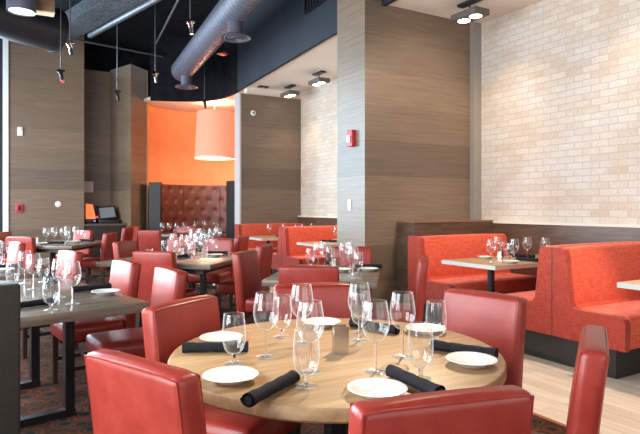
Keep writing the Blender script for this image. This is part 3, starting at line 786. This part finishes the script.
MB().box((-.075,-.03,-.055),(-.055,.03,.035), .006).build('lens', M['white'], t)
t = thing('light_switch', 'narrow white switch plate low on the pale side of the pillar', 'switch', (3.73,5.77,1.33))
MB().box((-.010,-.035,-.065),(0,.035,.065), .003).build('plate', M['plastic'], t)
MB().box((-.016,-.012,-.03),(-.010,.012,.03)).build('rocker', M['white'], t, False)
t = thing('wall_sensor', 'small round white sensor high on the far stub wall', 'sensor', (4.46,10.53,3.22))
MB().lathe([(0,0),(.055,0),(.055,.02),(.03,.035),(0,.035)], 24, rx).build('housing', M['plastic'], t)
MB().lathe([(0,.035),(.022,.035),(.016,.045),(0,.047)], 18, rx).build('lens', M['black'], t)

# ------------------------------------------------------------------ ceiling fittings
def spot_fixture(x, y, label, energy, aim, drop=.13):
    t = thing('ceiling_spotlight', label, 'spotlight', (x, y, ZC), group='twin spotlights under the booth ceiling')
    MB().box((-.05,-.16,-.03),(.05,.16,0)).build('canopy', M['black'], t, False)
    MB().cyl((0,0,-drop),(0,0,-.02),.010, n=8).build('stem', M['black'], t)
    MB().box((-.12,-.20,-drop-.075),(.12,.20,-drop), .008).build('housing', simple('dark_bronze', (.10,.085,.075), .4), t)
    for yy in (-.095, .095):
        MB().lathe([(0,-drop-.079),(.072,-drop-.079),(.072,-drop-.074),(0,-drop-.074)], 20, Matrix.Translation((0,yy,0))).build('lamp', M['bulb'], t)
    light('spot_beam', 'SPOT', (x, y, ZC-drop-.10), energy, WARM, aim=aim, spot_size=R(95), spot_blend=.8, shadow_soft_size=.06)
    return t
spot_fixture(4.84, 4.87, 'twin-lamp spotlight at the top, before the brick corner', 30, (5.6, 4.6, 1.2))
spot_fixture(5.02, 8.80, 'twin-lamp spotlight beyond the pillar, nearer of the pair', 40, (5.6, 8.4, 1.0))
spot_fixture(5.06, 10.05, 'twin-lamp spotlight nearest the far stub wall', 40, (5.3, 9.9, .9))
for y, e in ((3.3, 28), (1.6, 28), (.0, 20)):       # the same row of booth spots continues above the frame
    light('spot_beam', 'SPOT', (4.84, y, ZC-.3), e, WARM, aim=(5.6, y-.3, 1.4), spot_size=R(105), spot_blend=.8, shadow_soft_size=.06)
light('spot_beam', 'SPOT', (4.75, 3.6, ZC-.3), 90, WARM, aim=(4.3, 2.6, .4), spot_size=R(70), spot_blend=.5, shadow_soft_size=.05)
light('spot_beam', 'SPOT', (4.5, 3.4, ZC-.3), 150, WARM, aim=(4.5, 5.45, 1.9), spot_size=R(85), spot_blend=.8, shadow_soft_size=.06)  # extra wash added to brighten the pillar front, no fixture
light('spot_beam', 'SPOT', (4.7, 3.9, ZC-.3), 130, WARM, aim=(4.7, 4.85, .7), spot_size=R(50), spot_blend=.7, shadow_soft_size=.05)  # fill beam added over the far bench to brighten its fabric
light('spot_beam', 'SPOT', (4.84, 7.2, ZC-.3), 230, WARM, aim=(4.7, 7.6, .7), spot_size=R(80), spot_blend=.7, shadow_soft_size=.05)  # unseen beam in place of a wall light, brightens the bay bench
light('spot_beam', 'SPOT', (3.5, 3.6, 3.9), 1150, WARM, aim=(1.05, 1.85, .76), spot_size=R(23), spot_blend=1.0, shadow_soft_size=.03)   # dining spot above the frame
light('spot_beam', 'SPOT', (2.4, 5.0, 3.9), 220, WARM, aim=(3.5, 2.4, 0), spot_size=R(46), spot_blend=.4, shadow_soft_size=.04)
light('spot_beam', 'SPOT', (4.4, 1.2, 3.6), 420, WARM, aim=(3.5, 2.2, 0), spot_size=R(50), spot_blend=.4, shadow_soft_size=.04)
t = thing('ceiling_sensor', 'flat dark square sensor on the pale ceiling near the stub wall', 'sensor', (4.60,10.35,ZC))
MB().box((-.10,-.06,-.03),(.10,.06,0), .006).build('plate', M['black'], t)
MB().lathe([(0,-.045),(.025,-.04),(.03,-.03),(0,-.03)], 16).build('lens', M['chrome'], t)
# spiral duct with its drop diffusers
dd = Vector((.097,1,0)).normalized()
t = thing('spiral_duct', 'large slate spiral duct running away under the black ceiling', 'duct', (3.40,11.85,4.25))
A = Vector((3.40,11.95,4.25)); B = A - dd*8.2; O = Vector(t.location)
MB().cyl(A-O, B-O, .225, n=32).lathe([(0,.10),(.12,.09),(.19,.055),(.225,0)], 32, Matrix.Translation(A-O) @ dd.to_track_quat('Z','Y').to_matrix().to_4x4()).build('duct_body', M['duct'], t)
sp = MB(); pts = []
q = dd.to_track_quat('Z','Y').to_matrix()
nst = 60*16
for i in range(nst):
    a = 2*math.pi*i/16; pts.append(A - O - dd*(8.1*i/nst) + q @ Vector((.226*math.cos(a), .226*math.sin(a), 0)))
sp.tube(pts, .006, 4).build('spiral_rib', M['duct'], t)
for (x, y) in ((3.37,11.50),(3.02,7.80)):
    n = MB().cyl((x-O.x,y-O.y,-.42),(x-O.x,y-O.y,-.12),.115, n=24).build('drop_neck', M['duct'], t)
    mm = Matrix.Translation((x-O.x,y-O.y,-.42)); d = MB()
    d.lathe([(.10,.02),(.225,-.005),(.235,-.02),(.22,-.025),(.17,.0),(.10,.01)], 36, mm)
    for r in (.15,.09,.04): d.lathe([(r,-.02),(r+.022,-.012),(r+.024,-.018),(r+.002,-.026),(r,-.02)], 30, mm)
    d.build('diffuser', M['duct'], n)
t = thing('dark_duct', 'broad black duct crossing the top left corner', 'duct', (.0,10.3,4.40))
dv = Vector((.86,.50,0)).normalized()
MB().cyl(dv*(-2.2), dv*.95, .37, n=40).build('duct_body', M['darkduct'], t)
MB().cyl(dv*.93, dv*.96, .385, n=40).build('end_collar', M['darkduct'], t)
t = thing('pendant_downlight', 'white-bottomed black cylinder light at the top left', 'light', (.27,9.39,4.2))
MB().lathe([(.17,.012),(.195,0),(.20,.02),(.20,.42),(0,.42)], 32).build('housing', M['duct'], t)
MB().lathe([(0,.02),(.17,.02),(.17,.012),(0,.010)], 32).build('diffuser', M['dimbulb'], t)
MB().cyl((0,0,.42),(0,0,ZT-4.2),.015, n=8).build('stem', M['black'], t)
t = thing('ceiling_panel', 'small brown wood panel hanging at the top left corner', 'panel', (.62,9.62,4.32))
MB().box((-.17,-.10,0),(.11,.10,.40), .004).build('board', M['plankpanel'], t)
MB().box((-.17,-.104,-.02),(.11,.10,.0)).build('edge_strip', simple('pale_oak_edge', (.70,.50,.34), .5), t, False)
MB().cyl((0,0,.40),(0,0,ZT-4.32),.012, n=8).build('hanger', M['black'], t)
tagged(MB().cyl((2.33,8.85,4.72),(1.55,11.9,4.72),.055, n=16), 'ceiling_pipe', M['pipe'], 'pale grey pipe slanting under the black ceiling at upper left', 'pipe')
tagged(MB().cyl((-.2,12.0,4.72),(3.2,12.75,4.72),.022, n=12), 'ceiling_pipe', M['pipe'], 'thin grey pipe crossing level above the column', 'pipe')
tagged(MB().cyl((1.4,8.2,4.8),(.70,9.95,4.8),.030, n=12), 'ceiling_pipe', M['pipe'], 'short light pipe behind the big dark duct', 'pipe')
tagged(MB().cyl((2.72,11.4,4.6),(2.40,8.3,4.6),.018, n=10), 'ceiling_pipe', M['pipe'], 'slender rod left of the spiral duct', 'pipe')
beam = MB()
bd = Vector((-.255,.967,0)).normalized(); bm_ = Matrix.Translation((1.55,11.05,4.86)) @ bd.to_track_quat('Y','Z').to_matrix().to_4x4()
beam.box((-.13,-2.6,0),(.13,2.4,.34), M=bm_).box((-.25,-2.6,-.03),(.25,2.4,.0), M=bm_)
tagged(beam, 'ceiling_beam', M['fireproof'], 'speckled grey fireproofed beam slanting across the upper left', 'beam', False)
def hang_spot(x, y, z, label, red=False, dark=False):
    t = thing('hanging_spot', label, 'spotlight', (x, y, z), group='small spots hanging from the black ceiling')
    MB().cyl((0,0,.05),(0,0,ZT-z),.010, n=8).build('rod', M['pipe'], t)
    MB().cyl((-.05,0,.03),(.06,0,.06),.020, n=10).build('clamp', M['darkduct' if dark else 'chrome'], t)
    hm = M['darkduct' if dark else 'chrome']
    h = MB().cyl((.01,-.01,-.01),(-.03,-.06,.045),.034,.042, n=14).build('lamp_head', hm, t)
    MB().cyl((.02,-.01,-.12),(.0,.0,.02),.026,.03, n=14).build('lamp_head', hm, t)
    if red: MB().cyl((.03,-.02,-.135),(.025,-.015,-.11),.022, n=10).build('indicator_light', M['redled'], t)
    return t
hang_spot(.91, 9.16, 3.72, 'chrome spot on a long rod, nearest the dark duct')
hang_spot(.87, 10.18, 3.52, 'dark hanging spot with a red light before the left panelled wall', True, True)
hang_spot(1.90, 10.96, 3.42, 'dim hanging spot in front of the column corner', dark=True)
hang_spot(2.47, 10.41, 3.72, 'chrome spot hanging just left of the spiral duct end')
hang_spot(2.28, 7.60, 3.82, 'chrome spot hanging at the top, left of the spiral duct')
hang_spot(3.80, 11.62, 3.55, 'small dark spot hanging before the glowing alcove ceiling', dark=True)
t = thing('smoke_detector', 'round detector with red glow between the duct diffusers', 'detector', (3.74,10.30,4.25))
MB().lathe([(0,0),(.06,0),(.12,.02),(.13,.05),(.05,.07),(0,.07)], 28).build('housing', M['darkduct'], t)
MB().lathe([(0,-.012),(.035,-.008),(.05,0),(0,0)], 20).build('indicator_light', M['redled'], t)
MB().cyl((0,0,.06),(0,0,ZT-4.25),.012, n=8).build('stem', M['black'], t)
t = thing('vent_grille', 'black slatted grille high on the navy bulkhead', 'grille', (4.045,7.05,4.25))
f = MB().box((-.03,-.45,0),(0,.45,.03)).box((-.03,-.45,.62),(0,.45,.65)).box((-.03,-.45,0),(0,-.42,.65)).box((-.03,.42,0),(0,.45,.65)); f.build('frame', M['black'], t, False)
sl = MB()
for q in range(9): sl.box((-.022,-.42+.09*q+.03,.03),(-.004,-.42+.09*q+.045,.62))
sl.build('slats', M['darkduct'], t, False)
# drum pendant
t = thing('drum_pendant', 'large glowing salmon drum lamp hanging in the orange alcove', 'lamp', (4.33,12.50,2.44))
MB().lathe([(.46,0),(.455,.0),(.395,1.08),(.40,1.08),(.46,0)], 56).build('lamp_shade', M['shade'], t)
MB().lathe([(0,.05),(.452,.05),(.452,.04),(0,.04)], 48).build('diffuser', simple('lamp_diffuser', (1,1,1), .6, emit=(1,.86,.72), es=2.6), t)
MB().lathe([(.462,-.005),(.468,-.005),(.468,.03),(.462,.03),(.462,-.005)], 56).build('rim', M['white'], t)
MB().cyl((0,0,.6),(0,0,ZC-2.44),.012, n=8).build('cord', M['white'], t)
MB().lathe([(0,ZC-2.46),(.06,ZC-2.46),(.07,ZC-2.44),(0,ZC-2.44)], 20).build('canopy', M['white'], t)
light('pendant_glow', 'POINT', (4.33,12.50,3.62), 42, (1.0,.72,.45), shadow_soft_size=.2)
light('pendant_glow', 'POINT', (4.33,12.40,2.30), 60, (1.0,.66,.38), shadow_soft_size=.3)
